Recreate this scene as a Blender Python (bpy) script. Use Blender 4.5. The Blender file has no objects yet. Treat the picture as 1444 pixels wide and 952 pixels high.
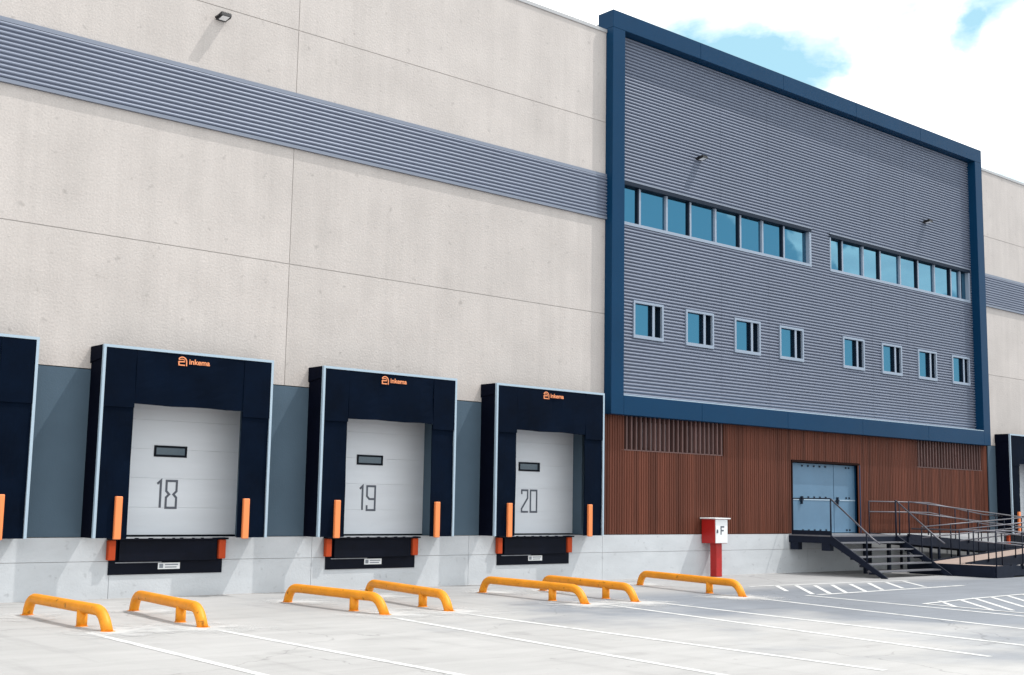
import bpy, bmesh, math, random
from mathutils import Vector, Matrix

# ------------------------------------------------------------------ camera, world, sun, exposure
sc = bpy.context.scene
C = sc.collection
random.seed(11)

CAM_D, CAM_H = 21.6696, 1.7897
YAW, PITCH, ROLL = math.radians(40.864), math.radians(7.628), math.radians(-0.9485)
F = Vector((math.sin(YAW) * math.cos(PITCH), math.cos(YAW) * math.cos(PITCH), math.sin(PITCH)))
R0 = Vector((math.cos(YAW), -math.sin(YAW), 0))
U0 = R0.cross(F)
RR = math.cos(ROLL) * R0 - math.sin(ROLL) * U0
UU = math.sin(ROLL) * R0 + math.cos(ROLL) * U0
cam_data = bpy.data.cameras.new("camera")
cam = bpy.data.objects.new("camera", cam_data)
C.objects.link(cam)
cam.matrix_world = Matrix(((RR.x, UU.x, -F.x, 0), (RR.y, UU.y, -F.y, -CAM_D), (RR.z, UU.z, -F.z, CAM_H), (0, 0, 0, 1)))
cam_data.sensor_width = 36
cam_data.lens = 1753.4125 / 1444 * 36
cam_data.clip_end = 3000
sc.camera = cam

SUN_TO = Vector((2.0, -1.0, 3.77)).normalized()      # towards the sun
SUN_EL = math.asin(SUN_TO.z)
SUN_AZ = math.atan2(SUN_TO.x, SUN_TO.y)
sun_data = bpy.data.lights.new("sun", 'SUN')
sun_data.energy = 2.7
sun_data.angle = math.radians(0.5)
sun_data.color = (1.0, 0.97, 0.925)
sun = bpy.data.objects.new("sun", sun_data)
C.objects.link(sun)
sun.location = SUN_TO * 60
sun.rotation_euler = (-SUN_TO).to_track_quat('-Z', 'Y').to_euler()

sc.view_settings.view_transform = 'Standard'
sc.view_settings.look = 'None'
sc.view_settings.gamma = 1.0
sc.view_settings.exposure = 0.25

world = bpy.data.worlds.new("World")
sc.world = world
world.use_nodes = True
wn, wl = world.node_tree.nodes, world.node_tree.links
wn.clear()


def node(nodes, typ, **kw):
    n = nodes.new(typ)
    for k, v in kw.items():
        setattr(n, k, v)
    return n


w_out = node(wn, 'ShaderNodeOutputWorld')
w_bg = node(wn, 'ShaderNodeBackground')
w_bg.inputs['Strength'].default_value = 0.1
sky = node(wn, 'ShaderNodeTexSky', sky_type='NISHITA')
sky.sun_disc = False
sky.sun_elevation = SUN_EL
sky.sun_rotation = SUN_AZ
sky.air_density = 1.0
sky.dust_density = 0.6
sky.ozone_density = 1.6
tc = node(wn, 'ShaderNodeTexCoord')
sep = node(wn, 'ShaderNodeSeparateXYZ')
wl.new(tc.outputs['Generated'], sep.inputs[0])
zc = node(wn, 'ShaderNodeMath', operation='MAXIMUM')
wl.new(sep.outputs['Z'], zc.inputs[0]); zc.inputs[1].default_value = 0.0
za = node(wn, 'ShaderNodeMath', operation='ADD')
wl.new(zc.outputs[0], za.inputs[0]); za.inputs[1].default_value = 0.16
dx = node(wn, 'ShaderNodeMath', operation='DIVIDE')
dy = node(wn, 'ShaderNodeMath', operation='DIVIDE')
wl.new(sep.outputs['X'], dx.inputs[0]); wl.new(za.outputs[0], dx.inputs[1])
wl.new(sep.outputs['Y'], dy.inputs[0]); wl.new(za.outputs[0], dy.inputs[1])
comb = node(wn, 'ShaderNodeCombineXYZ')
wl.new(dx.outputs[0], comb.inputs[0]); wl.new(dy.outputs[0], comb.inputs[1])
CLOUD_OFF = (3.1, 7.4, 0.0)
mp = node(wn, 'ShaderNodeMapping')
mp.inputs['Location'].default_value = CLOUD_OFF
wl.new(comb.outputs[0], mp.inputs[0])
cn = node(wn, 'ShaderNodeTexNoise')
cn.inputs['Scale'].default_value = 2.3
cn.inputs['Detail'].default_value = 7
cn.inputs['Roughness'].default_value = 0.60
cn.inputs['Distortion'].default_value = 0.25
wl.new(mp.outputs[0], cn.inputs['Vector'])
# clear gaps (-) and cumulus lumps (+): direction, angular radius, change of cloud density
SKY_LUMPS = [
    ((0.702, 0.6134, 0.3619), 0.0229, -0.110),
    ((0.7294, 0.5869, 0.3515), 0.0314, -0.151),
    ((0.7532, 0.5615, 0.3427), 0.0314, -0.138),
    ((0.7689, 0.5402, 0.3421), 0.02, -0.096),
    ((0.7471, 0.5807, 0.3235), 0.0149, -0.062),
    ((0.7806, 0.4985, 0.377), 0.0171, -0.130),
    ((0.8243, 0.4341, 0.3633), 0.0194, -0.138),
    ((0.8634, 0.4352, 0.2551), 0.0149, -0.096),
    ((0.8221, 0.4472, 0.3524), 0.0114, -0.062),
    ((0.768, -0.601, 0.219), 0.12, -0.42),
    ((0.838, -0.512, 0.189), 0.07, -0.22),
    ((0.8273, -0.5293, 0.1881), 0.0257, 0.840),
    ((0.8412, -0.5073, 0.1871), 0.0217, 0.840),
    ((0.8571, -0.4844, 0.1752), 0.0171, 0.720),
    ((0.7927, -0.5743, 0.2046), 0.0126, 0.720),
    ((0.7556, -0.6128, 0.2315), 0.0091, 0.520),
    ((0.8123, -0.5476, 0.2008), 0.0126, 0.520),
]
wz_n = node(wn, 'ShaderNodeTexNoise')
wz_n.inputs['Scale'].default_value = 9.0
wz_n.inputs['Detail'].default_value = 6
wz_n.inputs['Roughness'].default_value = 0.6
wl.new(tc.outputs['Generated'], wz_n.inputs['Vector'])
wz_s = node(wn, 'ShaderNodeVectorMath', operation='SUBTRACT')
wl.new(wz_n.outputs['Color'], wz_s.inputs[0]); wz_s.inputs[1].default_value = (0.5, 0.5, 0.5)
wz_m = node(wn, 'ShaderNodeVectorMath', operation='MULTIPLY_ADD')
wl.new(wz_s.outputs[0], wz_m.inputs[0]); wz_m.inputs[1].default_value = (0.15, 0.15, 0.12)
wl.new(tc.outputs['Generated'], wz_m.inputs[2])
wz_w = node(wn, 'ShaderNodeVectorMath', operation='NORMALIZE')
wl.new(wz_m.outputs[0], wz_w.inputs[0])
dens = cn.outputs['Fac']
for dvec, rad, amt in SKY_LUMPS:
    dp = node(wn, 'ShaderNodeVectorMath', operation='DOT_PRODUCT')
    wl.new(wz_w.outputs[0], dp.inputs[0])
    dp.inputs[1].default_value = dvec
    lr = node(wn, 'ShaderNodeMapRange')
    lr.interpolation_type = 'SMOOTHSTEP'
    lr.inputs['From Min'].default_value = math.cos(rad * 2.0)
    lr.inputs['From Max'].default_value = math.cos(rad * 0.3)
    lr.inputs['To Min'].default_value = 0.0
    lr.inputs['To Max'].default_value = amt
    wl.new(dp.outputs['Value'], lr.inputs['Value'])
    ad = node(wn, 'ShaderNodeMath', operation='ADD')
    wl.new(dens, ad.inputs[0]); wl.new(lr.outputs[0], ad.inputs[1])
    dens = ad.outputs[0]
cr = node(wn, 'ShaderNodeValToRGB')
cr.color_ramp.elements[0].position = 0.27
cr.color_ramp.elements[1].position = 0.53
wl.new(dens, cr.inputs[0])
cn2 = node(wn, 'ShaderNodeTexNoise')
cn2.inputs['Scale'].default_value = 4.0
cn2.inputs['Detail'].default_value = 5
wl.new(mp.outputs[0], cn2.inputs['Vector'])
ccol = node(wn, 'ShaderNodeMixRGB')
ccol.inputs[1].default_value = (11.5, 12.0, 12.6, 1)
ccol.inputs[2].default_value = (16.5, 16.4, 16.0, 1)
cr2 = node(wn, 'ShaderNodeValToRGB')
cr2.color_ramp.elements[0].position = 0.34
cr2.color_ramp.elements[1].position = 0.56
wl.new(cn2.outputs['Fac'], cr2.inputs[0])
wl.new(cr2.outputs[0], ccol.inputs[0])
# thin white veil makes the open sky pale
veil = node(wn, 'ShaderNodeMixRGB')
veil.inputs[0].default_value = 0.55
veil.inputs[2].default_value = (5.4, 9.6, 10.6, 1)
wl.new(sky.outputs[0], veil.inputs[1])
cm = node(wn, 'ShaderNodeMixRGB')
wl.new(cr.outputs[0], cm.inputs[0])
wl.new(veil.outputs[0], cm.inputs[1])
wl.new(ccol.outputs[0], cm.inputs[2])
wl.new(cm.outputs[0], w_bg.inputs['Color'])
wl.new(w_bg.outputs[0], w_out.inputs['Surface'])


# ------------------------------------------------------------------ materials
def mat(name, col, rough=0.7, metal=0.0, spec=0.5, vary=0.0, scale=3.0, stretch=(1, 1, 1), bump=0.0, bscale=40.0,
        speck=0.0, speck_scale=25.0, random_tint=0.0, coat=0.0):
    m = bpy.data.materials.new(name)
    m.use_nodes = True
    ns, ls = m.node_tree.nodes, m.node_tree.links
    b = ns['Principled BSDF']
    b.inputs['Roughness'].default_value = rough
    b.inputs['Metallic'].default_value = metal
    b.inputs['Specular IOR Level'].default_value = spec
    b.inputs['Coat Weight'].default_value = coat
    c4 = (*col, 1)
    b.inputs['Base Color'].default_value = c4
    last = None
    g = node(ns, 'ShaderNodeNewGeometry')
    if vary > 0:
        mpn = node(ns, 'ShaderNodeMapping')
        mpn.inputs['Scale'].default_value = stretch
        ls.new(g.outputs['Position'], mpn.inputs[0])
        nz = node(ns, 'ShaderNodeTexNoise')
        nz.inputs['Scale'].default_value = scale
        nz.inputs['Detail'].default_value = 6
        nz.inputs['Roughness'].default_value = 0.6
        ls.new(mpn.outputs[0], nz.inputs['Vector'])
        mr = node(ns, 'ShaderNodeMapRange')
        mr.inputs['From Min'].default_value = 0.25
        mr.inputs['From Max'].default_value = 0.75
        mr.inputs['To Min'].default_value = 1 - vary
        mr.inputs['To Max'].default_value = 1 + vary
        ls.new(nz.outputs['Fac'], mr.inputs['Value'])
        mx = node(ns, 'ShaderNodeVectorMath', operation='SCALE')
        mx.inputs[0].default_value = col
        ls.new(mr.outputs[0], mx.inputs['Scale'])
        last = mx.outputs[0]
    if speck > 0:
        vz = node(ns, 'ShaderNodeTexNoise')
        vz.inputs['Scale'].default_value = speck_scale
        vz.inputs['Detail'].default_value = 3
        ls.new(g.outputs['Position'], vz.inputs['Vector'])
        rp = node(ns, 'ShaderNodeMapRange')
        rp.inputs['From Min'].default_value = 0.64
        rp.inputs['From Max'].default_value = 0.76
        rp.inputs['To Min'].default_value = 1
        rp.inputs['To Max'].default_value = 1 - speck
        ls.new(vz.outputs['Fac'], rp.inputs['Value'])
        sx = node(ns, 'ShaderNodeVectorMath', operation='SCALE')
        if last is None:
            sx.inputs[0].default_value = col
        else:
            ls.new(last, sx.inputs[0])
        ls.new(rp.outputs[0], sx.inputs['Scale'])
        last = sx.outputs[0]
    if random_tint > 0:
        oi = node(ns, 'ShaderNodeObjectInfo')
        rm = node(ns, 'ShaderNodeMapRange')
        rm.inputs['To Min'].default_value = 1 - random_tint
        rm.inputs['To Max'].default_value = 1 + random_tint
        ls.new(oi.outputs['Random'], rm.inputs['Value'])
        rx = node(ns, 'ShaderNodeVectorMath', operation='SCALE')
        if last is None:
            rx.inputs[0].default_value = col
        else:
            ls.new(last, rx.inputs[0])
        ls.new(rm.outputs[0], rx.inputs['Scale'])
        last = rx.outputs[0]
    if last is not None:
        ls.new(last, b.inputs['Base Color'])
    if bump > 0:
        bn = node(ns, 'ShaderNodeTexNoise')
        bn.inputs['Scale'].default_value = bscale
        bn.inputs['Detail'].default_value = 5
        ls.new(g.outputs['Position'], bn.inputs['Vector'])
        bp = node(ns, 'ShaderNodeBump')
        bp.inputs['Strength'].default_value = bump
        bp.inputs['Distance'].default_value = 0.02
        ls.new(bn.outputs['Fac'], bp.inputs['Height'])
        ls.new(bp.outputs[0], b.inputs['Normal'])
    return m


def beige_mat():
    """rendered precast concrete: mottled, fine dark pits, faint rain streaks from the top of each panel"""
    m = mat("beige_concrete", (0.52, 0.478, 0.455), rough=0.9, spec=0.2, vary=0.085, scale=0.8, bump=0.35, bscale=22,
            speck=0.22, speck_scale=5.5, random_tint=0.03)
    ns, ls = m.node_tree.nodes, m.node_tree.links
    b = ns['Principled BSDF']
    src = b.inputs['Base Color'].links[0].from_socket
    g = node(ns, 'ShaderNodeNewGeometry')
    mpn = node(ns, 'ShaderNodeMapping')
    mpn.inputs['Scale'].default_value = (1.6, 1.0, 0.09)
    ls.new(g.outputs['Position'], mpn.inputs[0])
    nz = node(ns, 'ShaderNodeTexNoise')
    nz.inputs['Scale'].default_value = 2.2
    nz.inputs['Detail'].default_value = 7
    nz.inputs['Roughness'].default_value = 0.65
    ls.new(mpn.outputs[0], nz.inputs['Vector'])
    mr = node(ns, 'ShaderNodeMapRange')
    mr.inputs['From Min'].default_value = 0.35
    mr.inputs['From Max'].default_value = 0.68
    mr.inputs['To Min'].default_value = 1.015
    mr.inputs['To Max'].default_value = 0.93
    ls.new(nz.outputs['Fac'], mr.inputs['Value'])
    nz2 = node(ns, 'ShaderNodeTexNoise')
    nz2.inputs['Scale'].default_value = 30
    nz2.inputs['Detail'].default_value = 2
    ls.new(g.outputs['Position'], nz2.inputs['Vector'])
    mr2 = node(ns, 'ShaderNodeMapRange')
    mr2.inputs['From Min'].default_value = 0.3
    mr2.inputs['From Max'].default_value = 0.7
    mr2.inputs['To Min'].default_value = 0.94
    mr2.inputs['To Max'].default_value = 1.06
    ls.new(nz2.outputs['Fac'], mr2.inputs['Value'])
    mm = node(ns, 'ShaderNodeMath', operation='MULTIPLY')
    ls.new(mr.outputs[0], mm.inputs[0]); ls.new(mr2.outputs[0], mm.inputs[1])
    sx = node(ns, 'ShaderNodeVectorMath', operation='SCALE')
    ls.new(src, sx.inputs[0]); ls.new(mm.outputs[0], sx.inputs['Scale'])
    ls.new(sx.outputs[0], b.inputs['Base Color'])
    return m


def ground_mat():
    m = bpy.data.materials.new("yard_concrete")
    m.use_nodes = True
    ns, ls = m.node_tree.nodes, m.node_tree.links
    b = ns['Principled BSDF']
    b.inputs['Roughness'].default_value = 0.85
    b.inputs['Specular IOR Level'].default_value = 0.3
    g = node(ns, 'ShaderNodeNewGeometry')

    def noise(sc_, stretch, detail=5, rough=0.6, rot=0.0):
        mpn = node(ns, 'ShaderNodeMapping')
        mpn.inputs['Scale'].default_value = stretch
        mpn.inputs['Rotation'].default_value = (0, 0, rot)
        ls.new(g.outputs['Position'], mpn.inputs[0])
        n = node(ns, 'ShaderNodeTexNoise')
        n.inputs['Scale'].default_value = sc_
        n.inputs['Detail'].default_value = detail
        n.inputs['Roughness'].default_value = rough
        ls.new(mpn.outputs[0], n.inputs['Vector'])
        return n.outputs['Fac']

    def rng(v, a, b_, lo, hi):
        r = node(ns, 'ShaderNodeMapRange')
        r.inputs['From Min'].default_value = a
        r.inputs['From Max'].default_value = b_
        r.inputs['To Min'].default_value = lo
        r.inputs['To Max'].default_value = hi
        ls.new(v, r.inputs['Value'])
        return r.outputs[0]

    def mul(a, b_):
        n = node(ns, 'ShaderNodeMath', operation='MULTIPLY')
        ls.new(a, n.inputs[0]); ls.new(b_, n.inputs[1])
        return n.outputs[0]

    v = mul(rng(noise(0.16, (1, 1, 1)), 0.3, 0.7, 0.86, 1.12), rng(noise(1.0, (0.5, 2.2, 1), 6, 0.65), 0.3, 0.7, 0.91, 1.07))
    v = mul(v, rng(noise(0.9, (2.2, 0.22, 1), 6, 0.7, -0.12), 0.55, 0.74, 1.0, 0.84))   # tyre streaks
    v = mul(v, rng(noise(60, (1, 1, 1), 2), 0.3, 0.7, 0.95, 1.05))
    # oil drips, dark blots and hairline cracks
    v = mul(v, rng(noise(0.8, (1, 1, 1), 3, 0.5, 0.4), 0.66, 0.72, 1.0, 0.86))
    v = mul(v, rng(noise(3.2, (1, 1, 1), 3, 0.5), 0.70, 0.74, 1.0, 0.80))
    v = mul(v, rng(noise(0.7, (0.25, 2.6, 1), 6, 0.7, 0.25), 0.56, 0.70, 1.0, 0.88))
    wv = node(ns, 'ShaderNodeTexVoronoi', feature='DISTANCE_TO_EDGE')
    wv.inputs['Scale'].default_value = 0.17
    wa = node(ns, 'ShaderNodeVectorMath', operation='MULTIPLY_ADD')
    nd = node(ns, 'ShaderNodeTexNoise')
    nd.inputs['Scale'].default_value = 0.9
    nd.inputs['Detail'].default_value = 6
    ls.new(g.outputs['Position'], nd.inputs['Vector'])
    ls.new(nd.outputs['Color'], wa.inputs[0]); wa.inputs[1].default_value = (1.5, 1.5, 0)
    ls.new(g.outputs['Position'], wa.inputs[2])
    ls.new(wa.outputs[0], wv.inputs['Vector'])
    v = mul(v, rng(wv.outputs['Distance'], 0.0, 0.0035, 0.72, 1.0))
    # darker, bluer tone towards the stairs and ramp
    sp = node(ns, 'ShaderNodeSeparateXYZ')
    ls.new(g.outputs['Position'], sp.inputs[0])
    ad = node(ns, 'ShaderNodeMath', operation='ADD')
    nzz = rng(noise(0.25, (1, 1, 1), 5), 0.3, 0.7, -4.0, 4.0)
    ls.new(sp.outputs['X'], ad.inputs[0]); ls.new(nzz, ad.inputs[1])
    sk = node(ns, 'ShaderNodeMath', operation='MULTIPLY_ADD')       # the edge of the darker tone runs askew
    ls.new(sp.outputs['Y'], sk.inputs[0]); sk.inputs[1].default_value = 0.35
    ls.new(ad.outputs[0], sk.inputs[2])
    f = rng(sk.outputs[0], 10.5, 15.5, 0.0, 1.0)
    # the darker tone is weaker along the wall
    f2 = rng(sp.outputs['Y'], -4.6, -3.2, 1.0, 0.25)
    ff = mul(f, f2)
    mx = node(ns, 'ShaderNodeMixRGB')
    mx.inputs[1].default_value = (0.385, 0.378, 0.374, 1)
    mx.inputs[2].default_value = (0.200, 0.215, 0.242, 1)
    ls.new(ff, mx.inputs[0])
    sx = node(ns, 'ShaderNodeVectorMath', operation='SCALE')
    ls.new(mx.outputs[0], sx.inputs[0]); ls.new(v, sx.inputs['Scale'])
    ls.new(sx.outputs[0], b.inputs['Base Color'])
    bn = node(ns, 'ShaderNodeBump')
    bn.inputs['Strength'].default_value = 0.25
    bn.inputs['Distance'].default_value = 0.01
    ls.new(noise(35, (1, 1, 1), 4), bn.inputs['Height'])
    ls.new(bn.outputs[0], b.inputs['Normal'])
    return m


def paint_mat():
    """worn road paint: wears through to the concrete underneath"""
    m = bpy.data.materials.new("worn_white_paint")
    m.use_nodes = True
    ns, ls = m.node_tree.nodes, m.node_tree.links
    b = ns['Principled BSDF']
    b.inputs['Roughness'].default_value = 0.7
    g = node(ns, 'ShaderNodeNewGeometry')
    n = node(ns, 'ShaderNodeTexNoise')
    n.inputs['Scale'].default_value = 3.5
    n.inputs['Detail'].default_value = 8
    n.inputs['Roughness'].default_value = 0.7
    ls.new(g.outputs['Position'], n.inputs['Vector'])
    r = node(ns, 'ShaderNodeValToRGB')
    r.color_ramp.elements[0].position = 0.36
    r.color_ramp.elements[1].position = 0.50
    r.color_ramp.elements[0].color = (0.42, 0.42, 0.42, 1)
    r.color_ramp.elements[1].color = (0.64, 0.64, 0.635, 1)
    ls.new(n.outputs['Fac'], r.inputs[0])
    ls.new(r.outputs[0], b.inputs['Base Color'])
    return m


def splash_mat():
    """cement wash splashed round the feet of the guides, ragged edge"""
    m = bpy.data.materials.new("cement_wash")
    m.use_nodes = True
    ns, ls = m.node_tree.nodes, m.node_tree.links
    b = ns['Principled BSDF']
    b.inputs['Base Color'].default_value = (0.58, 0.578, 0.575, 1)
    b.inputs['Roughness'].default_value = 0.85
    t = node(ns, 'ShaderNodeBsdfTransparent')
    mixs = node(ns, 'ShaderNodeMixShader')
    tcn = node(ns, 'ShaderNodeTexCoord')
    ln = node(ns, 'ShaderNodeVectorMath', operation='LENGTH')
    ls.new(tcn.outputs['Object'], ln.inputs[0])
    g = node(ns, 'ShaderNodeNewGeometry')
    n = node(ns, 'ShaderNodeTexNoise')
    n.inputs['Scale'].default_value = 2.6
    n.inputs['Detail'].default_value = 7
    n.inputs['Roughness'].default_value = 0.65
    ls.new(g.outputs['Position'], n.inputs['Vector'])
    a = node(ns, 'ShaderNodeMath', operation='MULTIPLY_ADD')
    ls.new(n.outputs['Fac'], a.inputs[0]); a.inputs[1].default_value = 1.7
    ls.new(ln.outputs['Value'], a.inputs[2])
    r = node(ns, 'ShaderNodeMapRange')
    r.inputs['From Min'].default_value = 1.0
    r.inputs['From Max'].default_value = 1.65
    r.inputs['To Min'].default_value = 0.8
    r.inputs['To Max'].default_value = 0.0
    ls.new(a.outputs[0], r.inputs['Value'])
    ls.new(r.outputs[0], mixs.inputs[0])
    ls.new(t.outputs[0], mixs.inputs[1])
    ls.new(b.outputs[0], mixs.inputs[2])
    ls.new(mixs.outputs[0], ns['Material Output'].inputs['Surface'])
    return m


def glass_mat(name, tint, base, refl):
    m = bpy.data.materials.new(name)
    m.use_nodes = True
    ns, ls = m.node_tree.nodes, m.node_tree.links
    b = ns['Principled BSDF']
    b.inputs['Base Color'].default_value = (*base, 1)
    b.inputs['Roughness'].default_value = 0.15
    gl = node(ns, 'ShaderNodeBsdfGlossy')
    gl.inputs['Color'].default_value = (*tint, 1)
    gl.inputs['Roughness'].default_value = 0.02
    g = node(ns, 'ShaderNodeNewGeometry')
    n = node(ns, 'ShaderNodeTexNoise')
    n.inputs['Scale'].default_value = 0.9
    n.inputs['Detail'].default_value = 1
    ls.new(g.outputs['Position'], n.inputs['Vector'])
    bp = node(ns, 'ShaderNodeBump')
    bp.inputs['Strength'].default_value = 0.06
    bp.inputs['Distance'].default_value = 0.05
    ls.new(n.outputs['Fac'], bp.inputs['Height'])
    ls.new(bp.outputs[0], gl.inputs['Normal'])
    mx = node(ns, 'ShaderNodeMixShader')
    mx.inputs[0].default_value = refl
    ls.new(b.outputs[0], mx.inputs[1])
    ls.new(gl.outputs[0], mx.inputs[2])
    ls.new(mx.outputs[0], ns['Material Output'].inputs['Surface'])
    return m


M = dict(
    beige=beige_mat(),
    bluegrey=mat("blue_grey_wall_paint", (0.074, 0.114, 0.155), rough=0.75, spec=0.2, vary=0.08, scale=1.2, bump=0.15, bscale=30),
    plinth=mat("plinth_concrete", (0.52, 0.54, 0.565), rough=0.9, spec=0.2, vary=0.09, scale=1.1, stretch=(1, 1, 2.2), bump=0.2,
               bscale=25, speck=0.25, speck_scale=6),
    joint=mat("joint_sealant", (0.40, 0.375, 0.355), rough=0.9),
    dark=mat("dark_void", (0.006, 0.007, 0.011), rough=0.9, spec=0.1),
    cladding=mat("ribbed_grey_metal", (0.185, 0.212, 0.28), rough=0.5, metal=0.2, vary=0.05, scale=0.6),
    flashing=mat("grey_flashing", (0.20, 0.225, 0.285), rough=0.45, metal=0.2, vary=0.05, scale=2),
    coping=mat("coping_metal", (0.42, 0.42, 0.43), rough=0.5, metal=0.2),
    navy=mat("navy_panel", (0.002, 0.034, 0.088), rough=0.42, spec=0.12, vary=0.07, scale=0.7),
    reveal=mat("dark_reveal", (0.006, 0.014, 0.03), rough=0.6, spec=0.2),  # unlit window sides painted dark; door fittings share it
    alu=mat("pale_aluminium", (0.37, 0.47, 0.56), rough=0.5, metal=0.1),
    whiteframe=mat("pale_window_frame", (0.27, 0.325, 0.41), rough=0.5),
    glass=glass_mat("blue_solar_glass", (0.13, 0.30, 0.41), (0.006, 0.03, 0.06), 0.8),
    wood=mat("brown_slat", (0.108, 0.034, 0.020), rough=0.65, spec=0.2, vary=0.18, scale=2.0, stretch=(9, 9, 0.5), random_tint=0.26),
    wooddark=mat("brown_backing", (0.014, 0.005, 0.004), rough=0.9, spec=0.1),
    fin=mat("brown_fin", (0.115, 0.058, 0.052), rough=0.6, vary=0.15, scale=2, random_tint=0.2),
    ventgrey=mat("grey_vent_grille", (0.42, 0.41, 0.45), rough=0.6),
    steelblue=mat("blue_grey_door_paint", (0.095, 0.185, 0.285), rough=0.5, vary=0.10, scale=1.4, bump=0.06, bscale=4),
    fabric=mat("navy_black_fabric", (0.0007, 0.0040, 0.0125), rough=0.75, spec=0.05, vary=0.35, scale=1.4, bump=0.5, bscale=2.6),
    fabricdark=mat("black_side_fabric", (0.0018, 0.003, 0.010), rough=0.85, spec=0.06, vary=0.2, scale=2, bump=0.3, bscale=3),
    orange=mat("orange_guide_stripe", (0.88, 0.25, 0.075), rough=0.55),
    redorange=mat("red_rubber", (0.46, 0.065, 0.022), rough=0.8, spec=0.1),
    logo=mat("orange_print", (0.80, 0.28, 0.12), rough=0.6),
    doorwhite=mat("white_sectional_door", (0.66, 0.69, 0.735), rough=0.5, vary=0.06, scale=1.0, stretch=(0.4, 1, 3)),
    print=mat("dark_print", (0.085, 0.095, 0.12), rough=0.6),
    visionframe=mat("black_plastic", (0.003, 0.005, 0.010), rough=0.5, spec=0.1),
    vision=glass_mat("smoked_pane", (0.25, 0.36, 0.45), (0.01, 0.022, 0.034), 0.10),
    pit=mat("black_steel", (0.0015, 0.003, 0.009), rough=0.6, spec=0.12, vary=0.3, scale=3),
    lip=mat("worn_lip_steel", (0.30, 0.31, 0.34), rough=0.5, metal=0.5, vary=0.3, scale=8),
    sticker=mat("white_sticker", (0.72, 0.73, 0.74), rough=0.6),
    stickergrey=mat("grey_sticker_print", (0.20, 0.22, 0.25), rough=0.6),
    yellow=mat("orange_yellow_paint", (0.78, 0.285, 0.014), rough=0.5, spec=0.3, vary=0.14, scale=4, bump=0.2, bscale=30, speck=0.7, speck_scale=9),
    red=mat("red_cabinet_paint", (0.40, 0.010, 0.008), rough=0.45, vary=0.08, scale=3),
    white=mat("white_paint", (0.78, 0.79, 0.80), rough=0.5),
    steel=mat("dark_galvanised_steel", (0.008, 0.012, 0.025), rough=0.6, spec=0.15, vary=0.2, scale=4),
    rail=mat("grey_handrail_steel", (0.12, 0.118, 0.14), rough=0.4, metal=0.4, vary=0.15, scale=5),
    tread=mat("steel_tread_nosing", (0.17, 0.17, 0.19), rough=0.5, metal=0.4, vary=0.2, scale=4),
    deck=mat("tan_ramp_deck", (0.33, 0.25, 0.215), rough=0.8, vary=0.12, scale=2),
    lampblack=mat("black_lamp_housing", (0.012, 0.012, 0.015), rough=0.5),
    lampglass=mat("frosted_lamp_glass", (0.85, 0.86, 0.87), rough=0.25),
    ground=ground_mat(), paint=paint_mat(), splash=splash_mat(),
)


# ------------------------------------------------------------------ helpers
def box(bm, x0, x1, y0, y1, z0, z1):
    v = [bm.verts.new(p) for p in ((x0, y0, z0), (x1, y0, z0), (x1, y1, z0), (x0, y1, z0),
                                   (x0, y0, z1), (x1, y0, z1), (x1, y1, z1), (x0, y1, z1))]
    for f in ((0, 3, 2, 1), (4, 5, 6, 7), (0, 1, 5, 4), (1, 2, 6, 5), (2, 3, 7, 6), (3, 0, 4, 7)):
        bm.faces.new([v[i] for i in f])


def boxes(*bs):
    bm = bmesh.new()
    for b in bs:
        box(bm, *b)
    return bm


def bevel(bm, w, seg=1):
    bmesh.ops.bevel(bm, geom=bm.edges[:], offset=w, segments=seg, affect='EDGES', profile=0.5)
    return bm


def prism_xz(bm, pts, y0, y1):
    """polygon in x-z given counter-clockwise seen from -y, extruded from y0 (front) to y1 (back)"""
    a = [bm.verts.new((x, y0, z)) for x, z in pts]
    b = [bm.verts.new((x, y1, z)) for x, z in pts]
    bm.faces.new(a)
    bm.faces.new(b[::-1])
    n = len(pts)
    for i in range(n):
        j = (i + 1) % n
        bm.faces.new((a[j], a[i], b[i], b[j]))


def prism_yz(bm, pts, x0, x1):
    a = [bm.verts.new((x0, y, z)) for y, z in pts]
    b = [bm.verts.new((x1, y, z)) for y, z in pts]
    bm.faces.new(a)
    bm.faces.new(b[::-1])
    n = len(pts)
    for i in range(n):
        j = (i + 1) % n
        bm.faces.new((a[j], a[i], b[i], b[j]))
    bmesh.ops.recalc_face_normals(bm, faces=bm.faces[:])


def tube(bm, pts, r, seg=10, cap=True):
    pts = [Vector(p) for p in pts]
    rings = []
    up = Vector((0.31, 0.17, 0.93)).normalized()
    for i, p in enumerate(pts):
        if i == 0:
            t = (pts[1] - p).normalized(); s = 1
        elif i == len(pts) - 1:
            t = (p - pts[i - 1]).normalized(); s = 1
        else:
            t1 = (p - pts[i - 1]).normalized(); t2 = (pts[i + 1] - p).normalized()
            t = (t1 + t2).normalized()
        if i == 0:
            n = t.cross(up)
            if n.length < 0.1:
                n = t.cross(Vector((1, 0, 0)))
            n.normalize()
        else:
            n = (n - t * n.dot(t)).normalized()
        bnm = t.cross(n)
        rings.append([bm.verts.new(p + r * (math.cos(a) * n + math.sin(a) * bnm)) for a in
                      [2 * math.pi * k / seg for k in range(seg)]])
    for a, b in zip(rings, rings[1:]):
        for k in range(seg):
            f = bm.faces.new((a[k], a[(k + 1) % seg], b[(k + 1) % seg], b[k]))
            f.smooth = True
    if cap:
        bm.faces.new(rings[0][::-1])
        bm.faces.new(rings[-1])


def obj(name, bm, m, parent=None, kind=None):
    me = bpy.data.meshes.new(name)
    bmesh.ops.recalc_face_normals(bm, faces=bm.faces[:])
    bm.to_mesh(me)
    bm.free()
    me.materials.append(M[m] if isinstance(m, str) else m)
    return link(name, me, parent, kind)


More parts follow.
